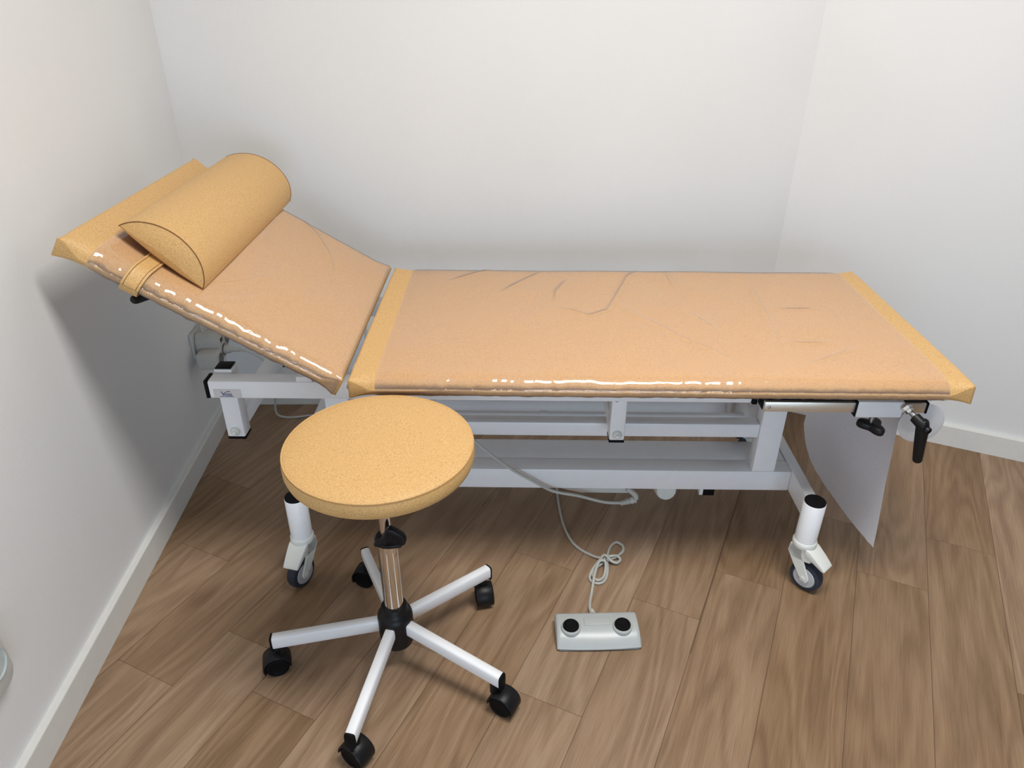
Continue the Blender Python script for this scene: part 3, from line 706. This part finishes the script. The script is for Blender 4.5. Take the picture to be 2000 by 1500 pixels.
pts = [(.476, .47, CB), (.469, .413, CB), (.4714, .331, CB), (.480, .255, CB), (.4969, .1927, CB), (.518, .160, CB), (.5407, .1404, CB), (.562, .126, CB+.002), (.580, .123, CB+.006), (.600, .124, CB+.010), (.613, .128, CB+.006), (.620, .118, CB+.003), (.610, .105, CB+.004), (.595, .108, CB+.008), (.580, .123, CB+.013), (.565, .105, CB+.012), (.545, .078, CB+.005), (.536, .055, CB), (.543, .040, CB), (.560, .036, CB), (.575, .050, CB), (.583, .078, CB+.003), (.585, .108, CB+.006), (.592, .145, CB+.004), (.605, .176, CB), (.620, .186, CB), (.633, .172, CB), (.630, .150, CB+.001), (.610, .128, CB+.002), (.585, .112, CB+.003), (.560, .092, CB+.003), (.546, .070, CB+.003), (.546, .050, CB+.005), (.556, .041, CB+.006), (.570, .053, CB+.005), (.578, .080, CB+.008), (.578, .100, CB+.014), (.562, .095, CB+.016), (.548, .055, CB+.012), (.538, .010, CB), (.5294, -.0328, CB), (.529, -.060, CB+.004), (.5335, -.075, CB+.009)]
cab = part('cable', tube(pts, CB, 10, per=8), M['cable'], fp_)
part('cable_tie', tube([(.570, .112, .010), (.577, .106, .020), (.586, .103, .010)], .0028, 8), M['zinc'], cab)
part('strain_relief', lathe([(.0050, 0), (.0058, .002), (.0046, .003), (.0062, .007), (.0050, .008), (.0068, .012), (.0056, .013), (.0073, .018), (.0062, .019), (.0080, .024), (.0084, .036)], 18, frame_z((.5315, -.056, .0075), (.06, -.9, .34))), M['cable'], cab)

# ------------------------------------------------------------------ socket, adapter and cord on the left wall
wn_ = Vector((-dl.y, dl.x, 0)); wn_ = wn_ if wn_.x > 0 else -wn_       # into the room
along = -dl                                                              # towards the back corner
def WP(a, o, z):   # a: distance towards the viewer from the back corner, o: off the wall, z height
    q = C1 - wn_*.016 - along*a + wn_*o; return (q.x, q.y, z)
WM = Matrix(((along.x, wn_.x, 0, (C1-wn_*.016).x), (along.y, wn_.y, 0, (C1-wn_*.016).y), (0, 0, 1, 0), (0, 0, 0, 1)))  # local x: towards corner (negative = viewer), y: off wall
so = tag(link('wall_socket', *box(-.242, -.160, 0, .010, .306, .388, .003, 2, WM), M['socket'], autosmooth=35), 'beige wall socket plate on the left wall behind the couch backrest', 'socket')
ad = thing('socket_adapter', WP(.2, .03, .30), 'beige multi-way plug adapter in the wall socket below the backrest', 'adapter')
part('body', xf(bevel(merge(prism([(-.222, .300), (-.188, .300), (-.188, .368), (-.200, .380), (-.222, .380), (-.234, .360), (-.234, .315)], -.086, -.0105))[0:2], .004, 2), WM @ Matrix.Rotation(R(90), 4, 'X')), M['socket'], ad, 40)
part('lower_outlet', box(-.280, -.222, .020, .0865, .287, .340, .010, 3, WM), M['socket'], ad)
part('side_outlet', box(-.200, -.150, .020, .0865, .316, .370, .010, 3, WM), M['socket'], ad)
for a, z in ((-.252, .3135), (-.172, .347), (-.212, .326)):
    part('outlet_recess', lathe([(.018, 0), (.0185, .0012), (.016, .0012), (.015, .0005)], 28, WM @ Matrix.Translation((a, .0862, z)) @ Matrix.Rotation(R(-90), 4, 'X')), M['dark_slot'], ad)
for k in range(2): part('usb_port', box(-.228+.011*k, -.222+.011*k, .0855, .0872, .355, .368, .0005, 1, WM), M['black_cap'], ad)
co_ = thing('power_cord', WP(.212, .07, .30), 'grey power cord drooping from the wall adapter towards the floor behind couch', 'cord')
pa = Vector(WP(.212, .0875, .326)); 
part('plug', chain([(pa, .014), (pa+wn_*.014+Vector((0, 0, -.001)), .0135), (pa+wn_*.024+Vector((0, 0, -.002)), .008), (pa+wn_*.045+Vector((0, 0, -.004)), .006)]), M['socket'], co_)
e0 = pa+wn_*.043+Vector((0, 0, -.004))
part('cord', tube([e0, e0+Vector((.03, .005, -.010)), e0+Vector((.065, .015, -.045)), e0+Vector((.085, .022, -.10)), (-.452, .76, .10), (-.462, .775, .03), (-.440, .790, .0045), (-.40, .793, .004), (-.35, .805, .004), (-.28, .80, .004), (-.2, .70, .004)], .0036, 10), M['cable'], co_)

# ------------------------------------------------------------------ grey plastic corner at the left edge, fixed to the left wall
gb = thing('wall_holder', WP(1.36, .0, .33), 'grey plastic holder with a round cup hole at the left photo edge', 'holder')
def holder_plate():
    def rr(cx, cz, hw_, hz, r, n=8):
        P = []
        for qx, qz, a0 in ((1, 1, 0), (-1, 1, 90), (-1, -1, 180), (1, -1, 270)):
            for i in range(n+1): a = R(a0+90*i/n); P.append((cx+qx*(hw_-r)+r*math.cos(a), cz+qz*(hz-r)+r*math.sin(a)))
        return P
    return rr
pl_ = holder_plate()
out = pl_(-1.385, .300, .075, .062, .03)
part('plate', xf(bevel(prism(out, -.022, -.0005), .004, 2), WM @ Matrix.Rotation(R(90), 4, 'X')), M['grey_white'], gb, 40)
part('cup', lathe([(.030, 0), (.0315, .003), (.029, .0035), (.026, .001), (.010, .0003)], 36, WM @ Matrix.Translation((-1.348, .0215, .300)) @ Matrix.Rotation(R(-90), 4, 'X')), M['teal'], gb)
